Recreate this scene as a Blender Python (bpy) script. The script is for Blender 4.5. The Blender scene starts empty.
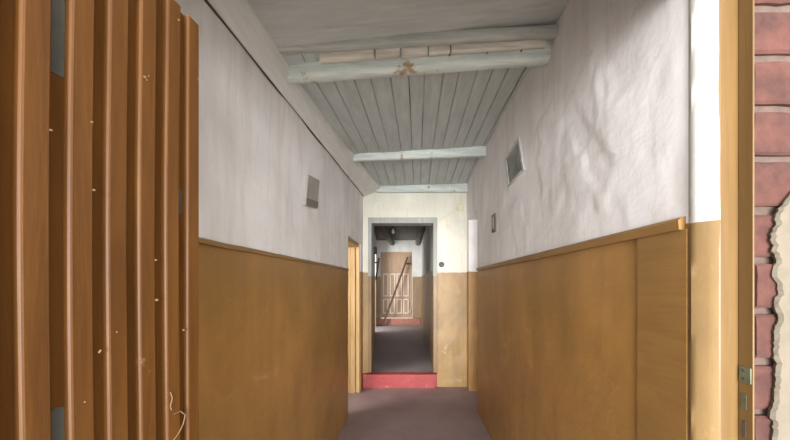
import bpy, bmesh, math, random
from mathutils import Vector, noise as mn
random.seed(7)
C = bpy.context.scene.collection
EYE = 1.35

# ------------------------------------------------------------------ materials
def new_mat(name):
    m = bpy.data.materials.new(name); m.use_nodes = True
    nt = m.node_tree; b = nt.nodes['Principled BSDF']
    return m, nt, b
def nd(nt, t, **kw):
    n = nt.nodes.new(t)
    for k, v in kw.items():
        if k.startswith('i_'):
            n.inputs[k[2:].replace('_', ' ')].default_value = v
        else: setattr(n, k, v)
    return n
def ramp(nt, fac, stops):
    r = nd(nt, 'ShaderNodeValToRGB')
    el = r.color_ramp.elements
    while len(el) < len(stops): el.new(.5)
    for e, (p, c) in zip(el, stops):
        e.position = p; e.color = (c[0], c[1], c[2], 1) if not isinstance(c, (int, float)) else (c, c, c, 1)
    nt.links.new(fac, r.inputs['Fac']); return r.outputs['Color']
def noisef(nt, vec, scale, detail=4, rough=.6, sx=None, dist=0):
    if sx:
        mp = nd(nt, 'ShaderNodeMapping'); mp.inputs['Scale'].default_value = sx
        nt.links.new(vec, mp.inputs['Vector']); vec = mp.outputs['Vector']
    n = nd(nt, 'ShaderNodeTexNoise'); n.inputs['Scale'].default_value = scale
    n.inputs['Detail'].default_value = detail; n.inputs['Roughness'].default_value = rough
    n.inputs['Distortion'].default_value = dist
    nt.links.new(vec, n.inputs['Vector']); return n.outputs['Fac']
def mix(nt, f, a, b, mode='MIX'):
    m = nd(nt, 'ShaderNodeMix', data_type='RGBA', blend_type=mode)
    for s, v in ((m.inputs[0], f), (m.inputs[6], a), (m.inputs[7], b)):
        if hasattr(v, 'is_output'): nt.links.new(v, s)
        elif isinstance(v, (int, float)): s.default_value = v
        else: s.default_value = (v[0], v[1], v[2], 1)
    return m.outputs[2]
def bump(nt, b, h, strength, dist=.01):
    n = nd(nt, 'ShaderNodeBump'); n.inputs['Strength'].default_value = strength
    n.inputs['Distance'].default_value = dist
    nt.links.new(h, n.inputs['Height']); nt.links.new(n.outputs['Normal'], b.inputs['Normal'])
def pos(nt): return nd(nt, 'ShaderNodeNewGeometry').outputs['Position']
def wood(name, c1, c2, along=(14, 14, 1.2), rough=.5, bmp=.3, spots=None):
    m, nt, b = new_mat(name); p = pos(nt)
    g = noisef(nt, p, 3, 6, .65, along, .4)
    col = ramp(nt, g, [(.3, c1), (.7, c2)])
    if spots:
        f = ramp(nt, noisef(nt, p, 9, 5, .7), [(spots[1], 0), (spots[1] + .06, 1)])
        col = mix(nt, f, col, spots[0])
    nt.links.new(col, b.inputs['Base Color']); b.inputs['Roughness'].default_value = rough
    bump(nt, b, g, bmp, .004); return m
def plain(name, c, rough=.5, metal=0, var=.25, scale=18):
    m, nt, b = new_mat(name); p = pos(nt)
    g = noisef(nt, p, scale, 5, .65)
    col = ramp(nt, g, [(.3, [x * (1 - var) for x in c]), (.7, [min(1, x * (1 + var)) for x in c])])
    nt.links.new(col, b.inputs['Base Color'])
    b.inputs['Roughness'].default_value = rough; b.inputs['Metallic'].default_value = metal
    bump(nt, b, g, .15, .003); return m

def wall_mat(name, white, ochre, dado=1.492, dirt=.5, rough_lo=.42, worn=.25):
    """whitewashed plaster above, oil-painted ochre dado below, a hand-painted edge between"""
    m, nt, b = new_mat(name); p = pos(nt); L = nt.links.new
    sep = nd(nt, 'ShaderNodeSeparateXYZ'); L(p, sep.inputs[0])
    edge = noisef(nt, p, 22, 3, .5)
    add = nd(nt, 'ShaderNodeMath', operation='MULTIPLY_ADD'); add.inputs[1].default_value = .012
    L(edge, add.inputs[0]); L(sep.outputs['Z'], add.inputs[2])
    gt = nd(nt, 'ShaderNodeMath', operation='GREATER_THAN'); gt.inputs[1].default_value = dado + .006
    L(add.outputs[0], gt.inputs[0]); up = gt.outputs[0]
    big = noisef(nt, p, 2.2, 5, .6, None, .6)
    streak = noisef(nt, p, 3.0, 4, .55, (3.2, 3.2, .5), .2)
    w1 = ramp(nt, big, [(.3, [x * .86 for x in white]), (.62, white)])
    w2 = mix(nt, ramp(nt, streak, [(.46, 0), (.72, dirt)]), w1, (white[0] * .70, white[1] * .66, white[2] * .62))
    thin = noisef(nt, p, 7.0, 5, .65, (4.5, 4.5, .35), .1)
    w2 = mix(nt, ramp(nt, thin, [(.55, 0), (.70, .45)]), w2, (white[0] * .72, white[1] * .69, white[2] * .63))
    fine = noisef(nt, p, 30, 5, .7)
    chip = noisef(nt, p, 5, 6, .72, None, 1.2)
    w3 = mix(nt, ramp(nt, chip, [(.635, 0), (.65, .55)]), w2, (white[0] * .80, white[1] * .80, white[2] * .78))
    w3 = mix(nt, ramp(nt, fine, [(.66, 0), (.72, .35)]), w3, (.55, .49, .42))
    o1 = ramp(nt, big, [(.3, [x * .80 for x in ochre]), (.65, [x * 1.12 for x in ochre])])
    o2 = mix(nt, ramp(nt, streak, [(.42, 0), (.75, .55)]), o1, [x * .66 for x in ochre])
    o2 = mix(nt, ramp(nt, chip, [(.60, 0), (.68, worn)]), o2, (ochre[0] * 1.5 + .05, ochre[1] * 1.6 + .05, ochre[2] * 2.2 + .05))
    o3 = mix(nt, ramp(nt, fine, [(.68, 0), (.74, .5)]), o2, (.56, .41, .23))
    col = mix(nt, up, o3, w3)
    L(col, b.inputs['Base Color'])
    r = nd(nt, 'ShaderNodeMix'); L(up, r.inputs[0]); r.inputs[2].default_value = rough_lo; r.inputs[3].default_value = .85
    L(r.outputs[0], b.inputs['Roughness'])
    mid = noisef(nt, p, 9, 6, .62)
    bump(nt, b, mid, .35, .012)
    return m

WHITE = (.82, .80, .795); OCHRE = (.33, .172, .048)
M = {}
M['plaster'] = wall_mat('plaster_dado', WHITE, OCHRE)
M['plaster_end'] = wall_mat('plaster_dado_end', (.77, .745, .64), (.37, .23, .09), 1.487, .2, .45, .9)
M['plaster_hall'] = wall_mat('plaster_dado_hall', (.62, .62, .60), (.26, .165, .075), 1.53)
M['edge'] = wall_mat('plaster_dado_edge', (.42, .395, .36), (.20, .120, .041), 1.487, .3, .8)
M['boards'] = wood('ceiling_boards', (.39, .42, .405), (.53, .56, .535), (9, 1.0, 9), .75, .35, ((.50, .43, .33), .68))
M['boards_cross'] = wood('ceiling_boards_cross', (.42, .43, .41), (.55, .56, .53), (.9, 9, 9), .75, .35, ((.50, .42, .32), .68))
M['beam'] = wood('painted_beam', (.40, .47, .45), (.72, .75, .69), (1.2, 11, 11), .65, .6, ((.36, .24, .14), .62))
M['plank'] = wood('painted_plank', (.32, .33, .30), (.52, .52, .47), (1.2, 11, 11), .7, .5, ((.36, .22, .14), .62))
M['log'] = wood('whitewashed_log', (.60, .615, .59), (.75, .735, .71), (9, 1.5, 9), .7, .5, ((.40, .31, .21), .66))
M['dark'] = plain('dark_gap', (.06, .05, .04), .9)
M['raw'] = wood('raw_batten', (.44, .38, .30), (.72, .69, .61), (1.5, 14, 14), .8, .4)
M['slat'] = wood('varnished_slat', (.068, .025, .0045), (.118, .047, .009), (12, 12, .9), .5, .25, ((.18, .095, .035), .68))
M['slat'].node_tree.nodes['Principled BSDF'].inputs['Specular IOR Level'].default_value = .3
M['slat_back'] = wood('varnished_board', (.060, .021, .003), (.10, .038, .006), (12, 12, .9), .85, .25)
M['slat_back'].node_tree.nodes['Principled BSDF'].inputs['Specular IOR Level'].default_value = .12
M['frame_ochre'] = wood('ochre_frame', (.118, .064, .018), (.165, .092, .028), (12, 12, .9), .45, .3, ((.26, .18, .09), .70))
M['jamb'] = wood('ochre_jamb', (.30, .18, .065), (.50, .33, .15), (12, 12, .7), .5, .3)
M['rail'] = wood('ochre_rail', (.20, .105, .030), (.28, .150, .045), (10, 1, 10), .45, .3)
M['far_door'] = wood('far_door', (.30, .19, .115), (.42, .285, .185), (10, 10, 1), .5, .3)
M['far_pale'] = wood('far_door_pale', (.56, .46, .36), (.72, .62, .51), (10, 10, 1), .55, .3)
M['grey_jamb'] = wall_mat('grey_frame_dado', (.40, .41, .38), (.25, .15, .06), 1.44, .3)
M['grey_frame'] = wood('grey_frame', (.30, .31, .29), (.44, .44, .41), (10, 10, 1), .6, .3)
M['red'] = wood('red_paint', (.28, .036, .036), (.37, .055, .052), (3, 9, 9), .5, .3, ((.48, .15, .13), .62))
M['redbrown'] = plain('red_brown_paint', (.33, .13, .09), .5)
M['brick'] = plain('brick', (.072, .025, .018), .9, 0, .55, 14)
M['mortar'] = plain('mortar', (.100, .066, .052), .9, 0, .3, 30)
M['render'] = plain('old_render', (.145, .121, .088), .9, 0, .15, 14)
M['metal'] = plain('green_grey_metal', (.14, .16, .11), .5, .6)
M['dark_metal'] = plain('dark_metal', (.07, .06, .055), .5, .4)
M['dark_wood'] = wood('dark_wood', (.06, .035, .025), (.12, .07, .05), (8, 8, 1), .6, .3)
M['white_paint'] = plain('white_paint', (.72, .70, .62), .5, 0, .08)
M['pale_grey'] = plain('pale_grey_paint', (.42, .42, .38), .5, 0, .3, 22)
M['glass'] = plain('picture_face', (.17, .18, .155), .25, 0, .45, 9)
M['card'] = plain('grey_card', (.32, .30, .27), .6, 0, .12, 12)
M['card_dark'] = plain('card_band', (.15, .135, .12), .6)
M['black'] = plain('black_plastic', (.02, .018, .018), .4)
M['cream'] = plain('cream_plastic', (.72, .67, .48), .5, 0, .06)
M['chalk'] = plain('chalk', (.20, .12, .06), .9)
M['greypaint'] = plain('grey_filler', (.045, .043, .033), .95, 0, .3)
M['bulb'] = plain('bulb', (.8, .8, .76), .25, 0, .03)
M['hall_ceiling'] = wood('hall_ceiling', (.085, .085, .08), (.14, .14, .13), (9, 1, 9), .8, .3)

def floor_mat(name, a, c, joint=.55):
    m, nt, b = new_mat(name); p = pos(nt); L = nt.links.new
    n1 = noisef(nt, p, 2.4, 6, .65, None, .5); n2 = noisef(nt, p, 26, 5, .7)
    col = ramp(nt, n1, [(.3, a), (.7, c)])
    col = mix(nt, ramp(nt, n2, [(.64, 0), (.72, .5)]), col, [min(1, x * 1.7) for x in c])
    col = mix(nt, ramp(nt, n2, [(.28, .5), (.36, 0)]), col, [x * .6 for x in a])
    L(col, b.inputs['Base Color']); b.inputs['Roughness'].default_value = .62
    bump(nt, b, n2, .25, .006); return m
M['floor'] = floor_mat('floor_screed', (.195, .138, .136), (.275, .20, .198))
M['yard'] = floor_mat('yard_bounce', (.40, .38, .35), (.55, .52, .48))
M['floor_hall'] = floor_mat('hall_screed', (.20, .175, .19), (.27, .235, .25))

# ------------------------------------------------------------------ mesh helpers
class MB:
    def __init__(s): s.bm = bmesh.new()
    def quad(s, *ps):
        return s.bm.faces.new([s.bm.verts.new(p) for p in ps])
    def hexa(s, lo, hi):
        """lo, hi: four corners each (same winding, lo below)"""
        a = [s.bm.verts.new(p) for p in lo]; b = [s.bm.verts.new(p) for p in hi]
        s.bm.faces.new(a[::-1]); s.bm.faces.new(b)
        for i in range(4):
            j = (i + 1) % 4; s.bm.faces.new((a[i], a[j], b[j], b[i]))
    def box(s, x0, x1, y0, y1, z0, z1):
        s.hexa([(x0, y0, z0), (x1, y0, z0), (x1, y1, z0), (x0, y1, z0)],
               [(x0, y0, z1), (x1, y0, z1), (x1, y1, z1), (x0, y1, z1)])
    def bar(s, p0, p1, w, h, up=(0, 0, 1)):
        p0 = Vector(p0); p1 = Vector(p1); d = (p1 - p0).normalized()
        a = d.cross(Vector(up)).normalized() * w / 2; b = a.cross(d).normalized() * h / 2
        s.hexa([p0 - a - b, p0 + a - b, p1 + a - b, p1 - a - b], [p0 - a + b, p0 + a + b, p1 + a + b, p1 - a + b])
    def tube(s, pts, r, n=10):
        pts = [Vector(p) for p in pts]; rings = []
        for i, p in enumerate(pts):
            d = (pts[min(i + 1, len(pts) - 1)] - pts[max(i - 1, 0)]).normalized()
            u = d.orthogonal().normalized() if i == 0 else (pu - d * pu.dot(d)).normalized()
            pu = u; v = d.cross(u)
            rr = r[i] if isinstance(r, (list, tuple)) else r
            rings.append([s.bm.verts.new(p + (u * math.cos(2 * math.pi * k / n) + v * math.sin(2 * math.pi * k / n)) * rr) for k in range(n)])
        for a, b in zip(rings, rings[1:]):
            for k in range(n): s.bm.faces.new((a[k], a[(k + 1) % n], b[(k + 1) % n], b[k]))
        s.bm.faces.new(rings[0][::-1]); s.bm.faces.new(rings[-1])
    def loft(s, secs, caps=True):
        rings = [[s.bm.verts.new(p) for p in q] for q in secs]; n = len(rings[0])
        for a, b in zip(rings, rings[1:]):
            for k in range(n): s.bm.faces.new((a[k], a[(k + 1) % n], b[(k + 1) % n], b[k]))
        if caps: s.bm.faces.new(rings[0][::-1]); s.bm.faces.new(rings[-1])
    def grid(s, f, u0, u1, v0, v1, step):
        nu = max(1, round((u1 - u0) / step)); nv = max(1, round((v1 - v0) / step))
        vs = [[s.bm.verts.new(f(u0 + (u1 - u0) * i / nu, v0 + (v1 - v0) * j / nv)) for j in range(nv + 1)] for i in range(nu + 1)]
        for i in range(nu):
            for j in range(nv):
                s.bm.faces.new((vs[i][j], vs[i + 1][j], vs[i + 1][j + 1], vs[i][j + 1])).smooth = True
    def build(s, name, mat, parent=None, bevel=0, smooth=False, recalc=True):
        if recalc: bmesh.ops.recalc_face_normals(s.bm, faces=s.bm.faces[:])
        me = bpy.data.meshes.new(name); s.bm.to_mesh(me); s.bm.free()
        me.materials.append(M[mat]); o = bpy.data.objects.new(name, me); C.objects.link(o)
        if smooth:
            for p in me.polygons: p.use_smooth = True
        if parent: o.parent = parent
        if parent and parent.type == 'EMPTY': o.location = -parent.location
        if bevel:
            md = o.modifiers.new('bevel', 'BEVEL'); md.width = bevel; md.segments = 2; md.limit_method = 'ANGLE'
        return o
def thing(o, label, cat, group=None):
    o['label'] = label; o['category'] = cat; o['kind'] = 'thing'
    if group: o['group'] = group
    return o
def empty(name, loc, label, cat, group=None):
    o = bpy.data.objects.new(name, None); C.objects.link(o); o.location = loc; o.empty_display_size = .1
    return thing(o, label, cat, group)
def struct(o, label=None):
    o['kind'] = 'structure'
    if label: o['label'] = label
    return o
def lerp(a, b, t): return a + (b - a) * t
def pw(x, pts):
    if x <= pts[0][0]:
        (x0, y0), (x1, y1) = pts[0], pts[1]
        return lerp(y0, y1, (x - x0) / (x1 - x0))
    for (x0, y0), (x1, y1) in zip(pts, pts[1:]):
        if x <= x1: return lerp(y0, y1, (x - x0) / (x1 - x0))
    return pts[-1][1]
def nz(x, y, z=0): return mn.noise(Vector((x, y, z)))
def sstep(a, b, x):
    t = max(0, min(1, (x - a) / (b - a))); return t * t * (3 - 2 * t)

# ------------------------------------------------------------------ sizes
XL, XR = -.70, .645                 # corridor walls
YF, YE = .655, 3.90                 # entrance plane, end wall
TOP = 2.85
LD0, LD1, LDZ = 3.02, 3.72, 1.83    # doorway in the left wall
RD0, RD1, RDZ = 3.17, 3.74, 2.135   # doorway in the right wall
ZL = [(1.11, 1.05), (1.6, 1.068), (2.58, 1.170), (2.79, 1.20), (3.90, 1.24)]   # ceiling height over the eye along the left log
ZR = [(1.0, 1.17), (1.43, 1.20), (2.8, 1.275), (3.90, 1.27)]
def ceil_z(x, y): return EYE + lerp(pw(y, ZL), pw(y, ZR), (x + .63) / (XR + .63))

# ------------------------------------------------------------------ walls
def relief(side):
    def f(y, z):
        d = .010 * nz(y * 1.3, z * 1.1, side * 7) + .0022 * nz(y * 4, z * 3.2, 3 + side)
        if z > 1.51:
            k = 1 if side < 0 else 1.4
            s = nz(y * 3.0 + 5, z * 1.9, 9 + side) + .35 * nz(y * 9, z * 7, 2)
            d += .0022 * k * sstep(.12, .20, s)
            if side > 0:      # blistered, cracked plaster half way along the right wall
                w = math.exp(-((y - 1.08) / .20) ** 2 - ((z - 1.86) / .26) ** 2)
                s2 = nz(y * 7, z * 5.0, 21) + .5 * nz(y * 18, z * 13, 4)
                d += w * (.0055 * sstep(.0, .10, s2) + .004 * abs(nz(y * 5, z * 3, 31)))
        else:
            d += .0018 * nz(y * 11, z * 9, 5)
        return d
    return f
rl, rr_ = relief(-1), relief(1)
mb = MB()
fl = lambda y, z: (XL + .006 + rl(y, z) * sstep(0, .05, LD0 - y if y < LD0 else .05), y, z)
mb.grid(fl, .70, LD0, 0, TOP, .022)
mb.box(XL - .17, XL, .70, LD0, 0, TOP); mb.box(XL - .17, XL, LD0, LD1, LDZ, TOP); mb.box(XL - .17, XL, LD1, YE, 0, TOP)
mb.grid(lambda y, z: (XL + .006 + rl(y, z) * .3, y, z), LD0, LD1, LDZ, TOP, .05)
struct(mb.build('wall_left', 'plaster'))

mb = MB()
def fr(y, z):
    e = sstep(0, .04, y - .704) * sstep(0, .05, RD0 - y)
    return (XR - .004 - max(-.003, rr_(y, z)) * e, y, z)
mb.grid(fr, .704, RD0, 0, TOP, .018)
mb.box(XR, XR + .20, .704, RD0, 0, TOP); mb.box(XR, XR + .20, RD0, RD1, RDZ, TOP); mb.box(XR, XR + .20, RD1, YE, 0, TOP)
struct(mb.build('wall_right', 'plaster'))
# slim pilaster at the near end of the dado
mb = MB(); mb.grid(lambda y, z: (XR - .012 - .002 * nz(y * 9, z * 4), y, z), .706, .862, 0, 1.478, .02)
mb.box(XR - .0115, XR + .01, .706, .862, 0, 1.478)
struct(mb.build('trim_3', 'rail'))
# rounded plaster edge of the wall beside the entrance frame
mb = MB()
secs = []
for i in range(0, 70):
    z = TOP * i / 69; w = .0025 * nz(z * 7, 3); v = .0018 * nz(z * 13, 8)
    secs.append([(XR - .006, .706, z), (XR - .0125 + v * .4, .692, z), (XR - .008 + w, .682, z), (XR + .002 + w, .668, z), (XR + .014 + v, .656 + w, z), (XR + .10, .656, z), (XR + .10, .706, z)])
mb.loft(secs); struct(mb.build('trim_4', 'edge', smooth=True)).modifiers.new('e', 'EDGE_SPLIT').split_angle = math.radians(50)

# end wall with the hall opening
OX0, OX1, OZ = -.635, .262, 2.20
mb = MB()
mb.box(XL, OX0, YE, YE + .2, 0, TOP); mb.box(OX1, XR + .2, YE, YE + .2, 0, TOP); mb.box(OX0, OX1, YE, YE + .2, OZ, TOP)
mb.grid(lambda x, z: (x, YE - .004 - .006 * nz(x * 4, z * 4) - .003 * nz(x * 13, z * 11), z), OX1, XR, 0, TOP, .03)
mb.grid(lambda x, z: (x, YE - .004 - .006 * nz(x * 4, z * 4), z), XL, OX0, 0, TOP, .03)
struct(mb.build('wall_end', 'plaster_end'))

# chair rails on the dado
mb = MB(); secs = []
for i in range(60):
    y = lerp(.716, RD0 - .01, i / 59); a = .002 * nz(y * 6, 1); b = .002 * nz(y * 9, 2); x = XR
    secs.append([(x + .01, y, 1.476 + a), (x - .020 + b, y, 1.478 + a), (x - .022 + b, y, 1.500 + a), (x - .014 + b, y, 1.508 + a), (x + .01, y, 1.512 + a)])
mb.loft(secs); struct(mb.build('trim_1', 'rail'))
mb = MB(); secs = []
for i in range(60):
    y = lerp(.72, LD0 - .01, i / 59); a = .003 * nz(y * 6, 11); x = XL
    secs.append([(x - .01, y, 1.474 + a), (x + .020, y, 1.476 + a), (x + .019, y, 1.489 + a), (x + .012, y, 1.494 + a), (x - .01, y, 1.496 + a)])
mb.loft(secs); struct(mb.build('trim_2', 'rail'))

# floors
mb = MB()
mb.grid(lambda x, y: (x, y, .004 * nz(x * 3, y * 3) - .002), -3, 3, .56, YE + .1, .08)
mb.box(-3, 3, .56, YE + .1, -.15, -.012)
struct(mb.build('floor', 'floor', smooth=False))
mb = MB(); mb.box(-9, 9, -12, .559, -.15, -.003); struct(mb.build('ground', 'yard'))  # unseen outside ground, made pale to bounce light up to the ceiling
mb = MB()
mb.grid(lambda x, y: (x, y, .176 + .003 * nz(x * 3, y * 3)), -1.6, .5, YE + .02, 8.6, .08)
mb.box(-1.6, .5, YE + .15, 8.6, .02, .17)
struct(mb.build('floor_hall', 'floor_hall'))

# ------------------------------------------------------------------ ceiling
mb = MB()
xs = [-.64]
while xs[-1] < XR:
    xs.append(xs[-1] + random.uniform(.085, .125))
for a, b in zip(xs, xs[1:]):
    b = min(b, XR + .01); dz = random.uniform(-.004, .004); g = random.choice((.0008, .001, .0015, .0025))
    pr = []
    for k in range(14):
        y = lerp(1.40, YE, k / 13)
        q = [(a + g, y), (b - g, y)]
        z0, z1 = ceil_z(a, y) + dz, ceil_z(b, y) + dz
        w = .0015 * nz(y * 5, a * 9)
        pr.append([(a + g + w, y, z0 + .004), (a + g + .004 + w, y, z0), (b - g - .004 + w, y, z1), (b - g + w, y, z1 + .004), (b - g + w, y, z1 + .022), (a + g + w, y, z0 + .022)])
    mb.loft(pr)
    if b > XR: break
cl = struct(mb.build('ceiling', 'boards'))
mb = MB(); ys = [.60]
while ys[-1] < 1.36: ys.append(ys[-1] + random.uniform(.15, .2))
for a, b in zip(ys, ys[1:]):
    b = min(b, 1.40); dz = random.uniform(-.003, .003)
    pr = []
    for k in range(10):
        x = lerp(XL - .02, XR + .02, k / 9); y = (a + b) / 2
        z0 = ceil_z(x, max(a, .9)) + dz - .004; z1 = ceil_z(x, max(b, .9)) + dz - .004
        pr.append([(x, a + .001, z0 + .003), (x, a + .005, z0), (x, b - .005, z1), (x, b - .001, z1 + .003), (x, b - .001, z1 + .02), (x, a + .001, z0 + .02)])
    mb.loft(pr)
struct(mb.build('cross_boards', 'boards_cross', cl))
mb = MB(); mb.box(XL - .2, XR + .25, .60, YE + .1, 2.66, 2.86)
struct(mb.build('ceiling_backing', 'dark', cl))

# long whitewashed log along the head of the left wall
mb = MB(); secs = []
XI = [(1.11, -.632), (1.6, -.632), (2.58, -.612), (3.3, -.545), (3.895, -.475)]
for k in range(46):
    y = lerp(.705, 3.893, k / 45)
    xi = pw(max(y, .9), XI); zb = EYE + .917 + .070 * (y - 1.04); zl = EYE + pw(max(y, .9), ZL)
    w = .006 * nz(y * 3.1, 4); v = .006 * nz(y * 2.3, 9)
    mx, mz = (XL + xi) / 2, (zb + zl) / 2
    secs.append([(XL + .0, y, zb + .01), (XL + .026, y, zb + v), (XL + .036 + w, y, zb + .012 + v), (mx + .026 + w, y, mz - .004 + v),
                 (xi + .008 + w, y, zl - .03), (xi + .004, y, zl + .03), (XL + .0, y, zl + .05)])
mb.loft(secs)
o = mb.build('wall_log', 'log', smooth=True)
thing(o, 'long whitewashed log lying along the top of the left wall', 'beam')
o.modifiers.new('e', 'EDGE_SPLIT').split_angle = math.radians(55)
mb = MB(); pts = []; rad = []  # dark strip puts in the shadow line of the crack below the log
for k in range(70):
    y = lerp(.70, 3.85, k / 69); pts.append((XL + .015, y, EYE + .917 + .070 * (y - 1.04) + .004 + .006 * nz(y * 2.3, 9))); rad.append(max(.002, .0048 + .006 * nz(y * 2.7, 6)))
mb.tube(pts, rad, 6); g = mb.build('crack_shade', 'dark', o); g['label'] = 'dark strip drawn in as the shaded crack under the log'

def beam(name, mat, x0, x1, y0, y1, d, zt, zb, label, bev=.012, group='painted beams across the ceiling', seed=0, tag=True, parent=None):
    """beam from (x0,y0) to (x1,y1), d deep; zt, zb = (left, right) top and bottom height over the eye"""
    mb = MB(); secs = []; n = 24
    for k in range(n + 1):
        t = k / n; x = lerp(x0, x1, t); y = lerp(y0, y1, t); w = .004 * nz(x * 5, seed); v = .004 * nz(x * 4, seed + 5); u = .003 * nz(x * 9, seed + 2)
        a, b = EYE + lerp(*zt, t), EYE + lerp(*zb, t)
        e = bev
        secs.append([(x, y + w, a), (x, y + w - .001, b + e + u), (x, y + w + e * .3, b + e * .35 + u), (x, y + w + e, b + u), (x, y + d - e + v, b + u), (x, y + d + v, b + e + u), (x, y + d + v, a)])
    mb.loft(secs)
    o = mb.build(name, mat, parent, smooth=True)
    o.modifiers.new('e', 'EDGE_SPLIT').split_angle = math.radians(50)
    if tag: thing(o, label, 'beam', group)
    return o
beam('ceiling_beam', 'plank', -.640, XR + .01, 1.345, 1.350, .035, (1.085, 1.165), (1.045, 1.124), 'thin pale plank edging the near flat ceiling panel, nearest of the cross beams', .006, seed=1)
b2 = beam('ceiling_beam', 'beam', -.640, XR - .004, 1.465, 1.425, .068, (1.100, 1.175), (1.000, 1.070), 'thick pale green beam with split batten on top, largest of the cross beams', .018, seed=11)
# broken batten strips nailed along the top of that beam
for (a, b, y) in ((-.46, -.20, 1.415), (-.195, -.08, 1.411), (-.072, .05, 1.412), (.056, .155, 1.407), (.162, .60, 1.405)):
    t0, t1 = (a + .63) / 1.27, (b + .63) / 1.27
    beam('batten', 'raw', a, b, y, y - .008, .028, (lerp(1.125, 1.20, t0), lerp(1.125, 1.20, t1)), (lerp(1.040, 1.112, t0), lerp(1.040, 1.112, t1)), None, .004, seed=a, tag=False, parent=b2)
mb = MB()
for x, l in ((.16, .05), (.34, .055), (.50, .06), (-.42, .02)):
    mb = MB(); t = (x + .63) / 1.27; z = EYE + lerp(1.09, 1.165, t)
    yy = lerp(1.465, 1.425, t) - .004
    mb.tube([(x, yy, z), (x - .006, yy - .003, z - l)], .0035, 6)
    mb.build('nail', 'dark_metal', b2)
beam('ceiling_beam', 'beam', -.635, XR + .01, 2.79, 2.79, .060, (1.25, 1.31), (1.140, 1.190), 'slim pale green beam crossing the board ceiling, second from the end wall', .012, seed=21)
beam('ceiling_beam', 'beam', -.52, XR + .01, 3.835, 3.835, .058, (1.28, 1.30), (1.165, 1.168), 'short pale beam against the white end wall above the hall opening', .010, seed=31)

# ------------------------------------------------------------------ doorways at the far end of the corridor
fr_ = empty('doorway_surround', (XL - .08, 3.37, 0), 'worn ochre wooden frame of the doorway in the left wall by the red step', 'door frame')
def fb(name, mat, *bx, parent, bevel=.003):
    m = MB()
    for q in bx: m.box(*q)
    return m.build(name, mat, parent, bevel)
fb('jamb', 'jamb', (XL - .17, XL - .115, LD1 - .035, LD1 - .002, 0, LDZ), (XL - .112, XL - .06, LD1 - .045, LD1 - .002, 0, LDZ), (XL - .057, XL - .008, LD1 - .030, LD1 - .002, 0, LDZ), parent=fr_)
fb('jamb', 'jamb', (XL - .17, XL - .02, LD0 + .002, LD0 + .03, 0, LDZ), parent=fr_)
fb('head', 'jamb', (XL - .17, XL - .02, LD0 + .03, LD1 - .035, LDZ - .04, LDZ - .002), parent=fr_)

gf = empty('doorway_surround', (lerp(OX0, OX1, .5), YE, .18), 'grey painted frame around the opening into the dim far hall', 'door frame')
fb('jamb', 'grey_jamb', (OX0, OX0 + .045, YE - .02, YE + .18, .19, OZ - .002), parent=gf)
fb('jamb', 'grey_jamb', (OX1 - .05, OX1, YE - .02, YE + .18, .19, OZ - .002), parent=gf)
fb('head', 'grey_frame', (OX0 + .045, OX1 - .05, YE - .02, YE + .18, OZ - .075, OZ - .002), parent=gf)
mb = MB()
mb.grid(lambda x, z: (x, YE - .052 - .003 * nz(x * 9, z * 9), z), XL + .008, .235, 0, .174, .02)
mb.grid(lambda x, y: (x, y, .182 + .003 * nz(x * 9, y * 9)), XL + .008, .262, YE - .05, YE + .03, .02)
mb.box(XL + .012, .235, YE - .050, YE - .006, 0, .176); mb.box(OX0, OX1, YE - .004, YE + .03, 0, .178)
thing(mb.build('step', 'red'), 'red painted step up from the corridor into the far hall', 'step')

# side rooms behind the two doorways (unseen; lamps added inside brighten the end wall)
mb = MB()
mb.box(-2.9, -2.8, 2.0, 4.25, 0, TOP)
mb.box(-2.8, XL - .17, 2.0, 2.1, 0, TOP); mb.box(-2.8, XL - .02, 4.15, 4.25, 0, TOP)
struct(mb.build('wall_side_left', 'plaster'))
mb = MB()
mb.box(2.7, 2.8, 2.2, 4.25, 0, TOP)
mb.box(XR + .2, 2.7, 2.2, 2.3, 0, TOP); mb.box(XR + .02, 2.7, 4.15, 4.25, 0, TOP)
struct(mb.build('wall_side_right', 'plaster'))
mb = MB(); mb.box(-2.9, XL - .17, 2.0, 4.25, 2.6, 2.8); mb.box(XR + .2, 2.8, 2.2, 4.25, 2.6, 2.8)
struct(mb.build('ceiling_side', 'hall_ceiling'))

# ------------------------------------------------------------------ far hall
YB = 8.5
HL = lambda y: lerp(-.66, -1.15, (y - 4.1) / 4.4)
HR = lambda y: lerp(.225, .11, (y - 4.1) / 4.4)
mb = MB()
def hw(y0, y1, z0, z1): mb.hexa([(HL(y0), y0, z0), (HL(y0) - .15, y0, z0), (HL(y1) - .15, y1, z0), (HL(y1), y1, z0)], [(HL(y0), y0, z1), (HL(y0) - .15, y0, z1), (HL(y1) - .15, y1, z1), (HL(y1), y1, z1)])
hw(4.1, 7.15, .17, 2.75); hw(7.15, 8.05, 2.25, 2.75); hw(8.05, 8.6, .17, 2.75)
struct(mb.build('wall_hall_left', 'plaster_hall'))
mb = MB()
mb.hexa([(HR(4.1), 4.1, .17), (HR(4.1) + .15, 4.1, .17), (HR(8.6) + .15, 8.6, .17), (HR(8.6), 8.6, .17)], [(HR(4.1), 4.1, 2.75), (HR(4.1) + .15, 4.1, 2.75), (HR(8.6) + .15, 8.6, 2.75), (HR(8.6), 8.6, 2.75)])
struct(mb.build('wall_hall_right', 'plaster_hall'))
DX0, DX1, DZ0, DZ1 = -1.035, -.13, .36, 2.235
mb = MB()
mb.box(-1.5, DX0, YB, YB + .2, .17, 2.75); mb.box(DX1, .4, YB, YB + .2, .17, 2.75); mb.box(DX0, DX1, YB, YB + .2, DZ1, 2.75); mb.box(DX0, DX1, YB, YB + .2, .17, .34)
struct(mb.build('wall_hall_end', 'plaster_hall'))
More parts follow.
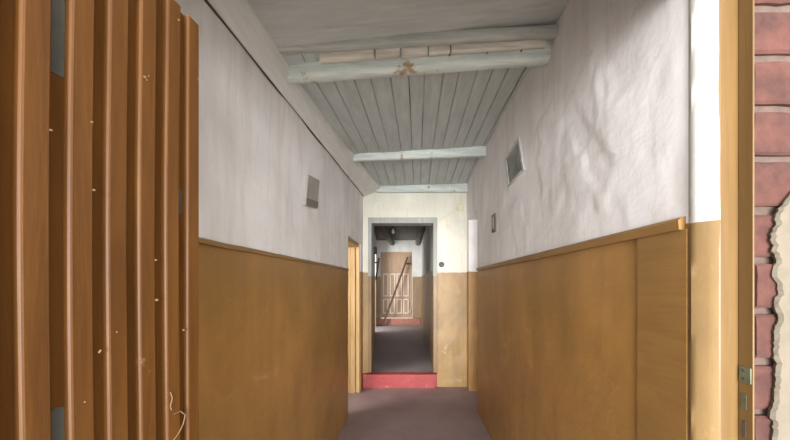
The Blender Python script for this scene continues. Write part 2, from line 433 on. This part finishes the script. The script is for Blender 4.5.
mb = MB(); mb.box(-1.6, .5, 4.1, 8.7, 2.56, 2.7); struct(mb.build('ceiling_hall', 'hall_ceiling'))
for xa, xb, za, zb, lab in ((-.585, -.70, 2.24, 2.41, 'dark log running under the far hall ceiling, along its left side'), (.145, .03, 2.41, 2.41, 'dark log running under the far hall ceiling, along its right side')):
    mb = MB(); mb.tube([(lerp(xa, xb, t), lerp(4.15, 8.46, t), lerp(za, zb, t) + .07 + .006 * nz(t * 9, xa)) for t in [i / 12 for i in range(13)]], .075, 12)
    thing(mb.build('hall_log', 'hall_ceiling', smooth=True), lab, 'beam', 'logs under the far hall ceiling')

mb = MB(); mb.box(HL(8.4) + .01, HR(8.4) - .01, YB - .12, YB - .004, .178, .35)
thing(mb.build('step', 'redbrown', bevel=.006), 'dull red-brown sill step below the far panelled door', 'step')

fd = empty('panelled_door', ((DX0 + DX1) / 2, YB + .02, DZ0), 'worn brown door with pale panels at the end of the far hall', 'door')
fb('door_leaf', 'far_door', (DX0 + .004, DX1 - .004, YB + .03, YB + .07, DZ0, DZ1 - .004), parent=fd)
W = DX1 - DX0
for r, (za, zb) in enumerate(((.48, .90), (.97, 1.62))):
    for k in range(4):
        xa = DX0 + .07 + k * (W - .14) / 4; xb = xa + (W - .14) / 4 - .035
        mb = MB()
        mb.box(xa, xb, YB + .018, YB + .03, za, zb)
        p = mb.build('panel', 'far_door', fd, .004)
        mb = MB(); t = .030
        mb.box(xa, xa + t, YB + .008, YB + .029, za, zb); mb.box(xb - t, xb, YB + .008, YB + .029, za, zb)
        mb.box(xa + t, xb - t, YB + .008, YB + .029, za, za + t); mb.box(xa + t, xb - t, YB + .008, YB + .029, zb - t, zb)
        mb.build('panel_moulding', 'far_pale', p)
fb('top_panel', 'far_door', (DX0 + .07, DX1 - .07, YB + .016, YB + .03, 1.72, 2.16), parent=fd)
fb('handle', 'far_pale', (DX1 - .075, DX1 - .045, YB - .03, YB + .03, .50, .58), parent=fd, bevel=.01)

mb = MB(); mb.bar((-.94, 8.24, .18), (-.262, 8.43, 2.08), .05, .045)
pr = mb.build('timber_prop', 'dark_wood', bevel=.004)
thing(pr, 'dark timber pole leaning diagonally across the far panelled door', 'pole')
mb = MB(); mb.box(-.36, -.145, YB - .024, YB + .0155, 1.87, 1.925)
thing(mb.build('door_bar', 'dark_wood', bevel=.004), 'short dark wooden bar across the right edge of the far door', 'bar')
hk = empty('wall_bracket', (HL(7.0), 7.0, 1.82), 'dark bracket with a long bar hanging from the left wall of the far hall', 'bracket')
mb = MB(); mb.bar((HL(6.9) + .10, 6.9, 1.93), (HL(6.9) + .02, 6.93, 1.42), .04, .03, (0, 1, 0)); mb.build('hanging_bar', 'dark_wood', hk, .004)
mb = MB(); mb.bar((HL(6.9) - .01, 6.9, 1.82), (HL(6.9) + .085, 6.9, 1.82), .035, .03); mb.build('arm', 'dark_wood', hk, .004)
hb = empty('meter_box', (HL(5.4), 5.4, 1.95), 'small dark box fixed high on the left wall of the far hall', 'box')
fb('casing', 'dark_metal', (HL(5.4) - .02, HL(5.4) + .075, 5.32, 5.46, 1.87, 2.0), parent=hb)
fb('lid', 'black', (HL(5.4) + .075, HL(5.4) + .083, 5.33, 5.45, 1.88, 1.99), parent=hb)
lb = empty('hanging_bulb', (-.48, 6.0, 2.56), 'bare pale light bulb hanging below the dark far hall ceiling', 'light bulb')
mb = MB(); mb.tube([(-.48, 6, 2.565), (-.48, 6, 2.44)], .006, 6); mb.build('cord', 'black', lb)
mb = MB(); mb.tube([(-.48, 6, 2.44), (-.48, 6, 2.41), (-.48, 6, 2.385), (-.48, 6, 2.355), (-.48, 6, 2.335)], [.014, .02, .032, .028, .008], 12); mb.build('bulb', 'bulb', lb, smooth=True)

# ------------------------------------------------------------------ small things on the walls
def P(px, py, X):    # where the sight line through a pixel meets the wall plane at X
    y = X * 300 / (px - 417); return y, EYE + (283 - py) * y / 300
# framed picture, right wall, hung a little crooked and leaning out at the top
pf = empty('framed_picture', (XR, 2.05, 2.15), 'square picture in a thin white frame, high on the right wall', 'picture')
q = [P(507, 159, XR), P(521, 137, XR), P(526, 170, XR), P(510, 187.5, XR)]
q = [Vector((0, a, b)) for a, b in q]; cen = sum(q, Vector()) / 4
def inset(f): return [cen + (v - cen) * f for v in q]
def slab(mbx, a, x0, x1):
    mbx.loft([[(x0, v.y, v.z) for v in a], [(x1, v.y, v.z) for v in a]])
mb = MB(); slab(mb, inset(.86), XR - .012, XR - .002); mb.build('picture', 'glass', pf)
mb = MB(); o_, i_ = inset(1.0), inset(.84)
for k in range(4):
    j = (k + 1) % 4; a = [o_[k], o_[j], i_[j], i_[k]]
    mb.loft([[(XR - .016, v.y, v.z) for v in a], [(XR + .002, v.y, v.z) for v in a]])
mb.build('frame', 'pale_grey', pf, .003)
y, z = P(495.5, 223, XR)
sp = empty('framed_picture', (XR, y, z), 'tiny dark framed plaque on the right wall nearer the side doorway', 'picture')
fb('plaque', 'dark_wood', (XR - .020, XR + .002, y - .045, y + .05, z - .072, z + .072), parent=sp)
fb('face', 'card', (XR - .024, XR - .020, y - .022, y + .03, z - .05, z + .05), parent=sp)
# grey card, left wall
X = XL
q = [P(305, 174.5, X), P(316.5, 180.5, X), P(314, 208.5, X), P(302, 205.5, X)]
q = [Vector((0, a, b)) for a, b in q]; cen = sum(q, Vector()) / 4
cp = empty('wall_card', (X, cen.y, cen.z), 'grey rectangular card with a dark lower band, on the upper left wall', 'card')
mb = MB(); slab(mb, q, X, X + .022); mb.build('card', 'card', cp, .002)
lowq = [q[0].lerp(q[3], .76), q[1].lerp(q[2], .76), q[2].lerp(q[1], .03), q[3].lerp(q[0], .03)]
mb = MB(); slab(mb, lowq, X + .022, X + .026); o = mb.build('band', 'card_dark', cp); o['label'] = 'dark lower band'
# end wall fittings
yy = YE - .004
def ez(px, py): return (px - 417) / 300 * yy, EYE + (283 - py) * yy / 300
x, z = ez(441.5, 264.5)
sw = empty('light_switch', (x, yy, z), 'small round black switch on the white end wall beside the opening', 'switch')
mb = MB(); mb.tube([(x, yy + .006, z), (x, yy - .018, z), (x, yy - .026, z)], [.034, .034, .026], 20); mb.build('base', 'black', sw, .002)
mb = MB(); mb.box(x - .008, x + .008, yy - .036, yy - .024, z - .014, z + .014); mb.build('toggle', 'dark_metal', sw, .002)
x, z = ez(460, 208)
jb = empty('junction_box', (x, yy, z), 'round cream junction box with a cable, high on the end wall', 'junction box')
mb = MB(); mb.tube([(x, yy + .006, z), (x, yy - .022, z), (x, yy - .03, z)], [.048, .048, .038], 24); mb.build('box', 'cream', jb)
xa, za = ez(438, 222)
mb = MB(); mb.tube([(x, yy - .008, z), (lerp(x, xa, .5), yy - .008, lerp(z, za, .45)), (xa, yy - .008, za)], .005, 6); mb.build('cable', 'cream', jb)
mb = MB(); mb.tube([(x, yy - .008, z), (x + .02, yy - .008, z + .09), (x + .01, yy - .008, z + .17)], .005, 6); mb.build('cable', 'cream', jb)

# ------------------------------------------------------------------ entrance: frame, brick front, slatted door
ef = empty('doorway_surround', (XR + .05, YF, 0), 'ochre painted entrance door frame at the right edge, beside bare bricks', 'door frame')
HZ = 2.06
XP0, XP1 = .659, .701
mb = MB(); mb.box(XP0, XP1 + .004, YF, YF + .05, 0, HZ); po = mb.build('post', 'frame_ochre', ef, .004)
mb = MB(); mb.box(XP1, XP1 + .004, YF - .029, YF - .0005, 0, HZ); mb.build('rebate', 'frame_ochre', ef, .001)
y_ = lambda px: XP1 * 300 / (px - 417)
zz = lambda py, y: EYE + (283 - py) * y / 300
mb = MB(); a, b = y_(749.5), y_(738.5)
mb.box(XP1 - .002, XP1 + .001, YF - .0265, YF - .003, zz(383, .64), zz(367, .64)); sp_ = mb.build('strike_plate', 'metal', ef, .0008)
mb = MB()
for k in (0, 1): mb.tube([(XP1 - .0032, YF - .012, zz(371 + 8 * k, .64)), (XP1 + .001, YF - .012, zz(371 + 8 * k, .64))], .003, 8)
mb.build('screw', 'dark_metal', sp_)
mb = MB(); mb.box(XP1 - .0012, XP1 + .001, YF - .017, YF - .007, zz(410, .64), zz(394, .64)); mb.build('latch_hole', 'metal', ef)
mb = MB(); mb.box(XP1 - .0012, XP1 + .001, YF - .016, YF - .009, zz(438, .64), zz(421, .64)); mb.build('latch_hole', 'dark', ef)
mb = MB(); mb.box(-.76, -.585, YF, YF + .05, 0, HZ); mb.build('post', 'frame_ochre', ef, .004)
mb = MB(); mb.box(-.76, XP1 + .06, YF, YF + .05, HZ + .001, HZ + .12); mb.build('head', 'frame_ochre', ef, .004)

YW = .628
mb = MB()
mb.box(XP1 + .005, 2.6, YW + .012, YW + .07, 0, 3.0)
mb.box(-2.6, -.765, YW + .012, YW + .07, 0, 3.0); mb.box(-.765, XP1 + .001, YF + .001, YW + .07, HZ + .125, 3.0)
wf = struct(mb.build('wall_front', 'mortar'))
mb = MB(); zc = EYE + (283 - 52) / 300 * YW; pitch = .107
z0 = zc - pitch * 22
row = 0; z = z0
while z < 2.9:
    x = XP1 + .005 + random.uniform(0, .004); first = True
    while x < 1.25:
        L = (.125 if row % 2 else .25) if first else .25
        first = False
        dx = random.uniform(-.004, .004); h = random.uniform(.088, .094)
        f = YW + random.uniform(-.003, .003)
        if max(z, 0) < z + h:
            mb.loft([[(x + random.uniform(0, .003), f + .003, max(z, 0)), (x + L - .012, f + .003, max(z, 0)), (x + L - .012, f + .02, max(z, 0)), (x, f + .02, max(z, 0))],
                     [(x + .002, f, max(z, 0) + .006), (x + L - .014, f, max(z, 0) + .006), (x + L - .012, f + .02, max(z, 0) + .006), (x, f + .02, max(z, 0) + .006)],
                     [(x + .002, f, z + h - .006), (x + L - .015, f, z + h - .007), (x + L - .012, f + .02, z + h - .006), (x, f + .02, z + h - .006)],
                     [(x + .003, f + .004, z + h), (x + L - .013, f + .003, z + h), (x + L - .012, f + .02, z + h), (x, f + .02, z + h)]])
        x += L
    z += pitch; row += 1
bmesh.ops.subdivide_edges(mb.bm, edges=[e for e in mb.bm.edges if e.verts[0].co.x < .96], cuts=3, use_grid_fill=True)
for v in mb.bm.verts:
    c = v.co
    if c.x < .97: v.co = c + Vector((.0, .0035 * nz(c.x * 40, c.z * 40, 3) if c.y < YW + .008 else 0, .004 * nz(c.x * 45, c.z * 12, 8)))
struct(mb.build('brickwork', 'brick', wf, smooth=False))
# remaining coat of old render with a ragged broken edge
mb = MB(); secs = []
zt = EYE + (283 - 186) / 300 * YW
n = 260
for k in range(n + 1):
    z = zt * k / n
    e = .742 + .024 * nz(z * 8, 2) + .010 * nz(z * 31, 7) + .007 * nz(z * 90, 3)
    if z > zt - .10: e += .035 * ((z - zt + .10) / .10) ** 2
    secs.append([(e + .006, YW + .004, z), (e, YW - .006, z), (e + .004 + .004 * nz(z * 60, 6), YW - .012 + .002 * nz(z * 20, 5), z), (e + .05, YW - .014 + .002 * nz(z * 25, 1), z), (2.6, YW - .014, z), (2.6, YW + .004, z)])
mb.loft(secs); struct(mb.build('old_render', 'render', wf))

# slatted door leaf, swung open towards the camera
EX, EY, SL = -.504, .700, .097
A = math.atan(SL); ux, uy = -math.sin(A), -math.cos(A)          # from the hinge edge back towards the camera
nx, ny = math.cos(A), -math.sin(A)                               # out of the leaf's face (towards the corridor)
DT = EYE + .597
def lp(s, p, z): return (EX + ux * s + nx * p, EY + uy * s + ny * p, z)
sd = empty('slatted_door', lp(.0, -.03, 0), 'varnished brown slatted wooden door leaf standing open at the left edge', 'door')
LW = .96
def lbox(mbx, s0, s1, p0, p1, z0, z1):
    mbx.hexa([lp(s0, p0, z0), lp(s1, p0, z0), lp(s1, p1, z0), lp(s0, p1, z0)], [lp(s0, p0, z1), lp(s1, p0, z1), lp(s1, p1, z1), lp(s0, p1, z1)])
mb = MB(); lbox(mb, 0, LW, -.034, -.012, .02, DT); mb.build('backing_board', 'slat_back', sd, .002)
mb = MB(); lbox(mb, -.0005, LW, -.060, -.0345, .02, .14); mb.build('ledge', 'slat', sd, .003); mb = MB(); lbox(mb, 0, LW, -.060, -.0345, DT - .12, DT); mb.build('ledge', 'slat', sd, .003)
def bow(z): return .006 * (1 - math.exp(-((z - 1.44) / .45) ** 2))
sp_c = .0526
for k in range(18):
    s1 = .0352 + k * sp_c + random.uniform(-.0012, .0012)          # camera-side edge
    s0 = max(.003, s1 - .0315)
    mb = MB(); secs = []
    for i in range(37):
        z = lerp(.02, DT - .001, i / 36); b = bow(z) * (1 if k else .3); w = .0007 * nz(z * 3, k * 3.3)
        h = -.0005
        secs.append([lp(s0 - b * (k > 0), -.0125, z), lp(s1 - b + w, -.0125, z), lp(s1 - b + w, -.0035 + h, z), lp(s1 - b - .0018 + w, -.0010 + h, z), lp(s1 - b - .0040 + w, h, z), lp(s0 - b * (k > 0) + .002, h, z), lp(s0 - b * (k > 0), -.0015 + h, z)])
    mb.loft(secs); mb.build('slat', 'slat', sd)
# grey filler patches in the grooves and scratched marks near the foot
def ls(px):      # distance along the leaf from the hinge edge for a pixel column
    r = (px - 417) / 300; d = (EX - SL * EY) / (r - SL); return (EY - d) / math.cos(A), d
for (px0, px1, py0, py1) in ((55, 72, -8, 74), (57, 71, 408, 446), (180.5, 186, 188, 214)):
    s_a, da = ls(px0); s_b, db = ls(px1); z0, z1 = zz(py1, (da + db) / 2), zz(py0, (da + db) / 2)
    mb = MB(); secs = []
    for i in range(13):
        z = lerp(z0, z1, i / 12); q = .001 * nz(z * 40, px0)
        if i in (0, 12): q -= .004
        secs.append([lp(s_b - .001 - q, -.0122, z), lp(s_a + .001 + q, -.0122, z), lp(s_a + .001 + q, -.0112, z), lp(s_b - .001 - q, -.0112, z)])
    mb.loft(secs); o = mb.build('filler_patch', 'greypaint', sd); o['label'] = 'grey patch in a groove of the door'
def mark(pts, off=.0006, r=.0010):
    mb = MB(); P_ = []
    for px, py in pts:
        s_, d = ls(px); P_.append(lp(s_, off, zz(py, d)))
    mb.tube(P_, r, 5); return mb.build('scratched_mark', 'chalk', sd)
mark([(174, 414), (180, 411), (185, 415), (183, 424), (178, 434), (172, 442)])
mark([(170, 392), (172, 398), (170, 406), (171, 410)], .0008)
mark([(98.5, 353), (100.5, 350)], .0006, .0016); 
mb = MB()
for px, py in ((147, 80), (149, 76), (179, 20), (51, 130), (92, 122), (94, 190), (117, 332), (157, 300), (145, 77), (85, 402), (198, 79), (184, 330), (156, 260)):
    mb = MB(); s_, d = ls(px); mb.tube([lp(s_, -.002, zz(py, d)), lp(s_, .0008, zz(py, d))], random.uniform(.0012, .0026), 7)
    mb.build('nail_head', 'chalk', sd)

# ------------------------------------------------------------------ light
wd = bpy.data.worlds.new('sky'); bpy.context.scene.world = wd; wd.use_nodes = True
bg = wd.node_tree.nodes['Background']; bg.inputs['Color'].default_value = (1.0, .99, .965, 1); bg.inputs['Strength'].default_value = .75
def area(name, loc, target, sx, sy, power, col=(1, 1, 1)):
    l = bpy.data.lights.new(name, 'AREA'); l.shape = 'RECTANGLE'; l.size = sx; l.size_y = sy; l.energy = power; l.color = col
    o = bpy.data.objects.new(name, l); C.objects.link(o); o.location = loc
    o.rotation_euler = (Vector(target) - Vector(loc)).to_track_quat('-Z', 'Y').to_euler(); return o
area('front_fill', (.15, -4.2, 1.25), (0, 3, 1.5), 3.0, 2.2, 250, (.97, .98, 1))  # lamp added behind the camera as frontal fill for the corridor
area('side_fill_left', (-2.0, 2.25, 1.75), (.2, 3.75, 1.45), .9, 1.3, 30, (1, .96, .88))  # lamp added in the left room, aimed through the doorway at the end wall
area('side_fill_right', (2.0, 2.40, 1.75), (0, 3.85, 1.45), .9, 1.3, 6, (1, .96, .88))  # weaker lamp added in the right room; no window is built
area('hall_daylight', (-2.25, 6.7, 1.6), (-.5, 8.5, 1.3), .8, 1.5, 24, (1, .98, .94))
sl = bpy.data.lights.new('sun', 'SUN'); sl.energy = 1.5; sl.angle = .02; sl.color = (1, .95, .88)
so = bpy.data.objects.new('sun', sl); C.objects.link(so); so.rotation_euler = (math.radians(-38), 0, math.radians(8)); so.location = (0, 4, 8)

# ------------------------------------------------------------------ camera
cam = bpy.data.cameras.new('camera'); co = bpy.data.objects.new('camera', cam); C.objects.link(co)
co.location = (0, 0, EYE); co.rotation_euler = (math.pi / 2, 0, 0)
cam.sensor_width = 36; cam.lens = 300 / 790 * 36; cam.shift_x = -22 / 790; cam.shift_y = 63 / 790; cam.clip_start = .01
sc = bpy.context.scene; sc.camera = co
vs = sc.view_settings; vs.view_transform = 'Standard'; vs.look = 'None'; vs.gamma = 1; vs.use_curve_mapping = False
vs.exposure = 1.72
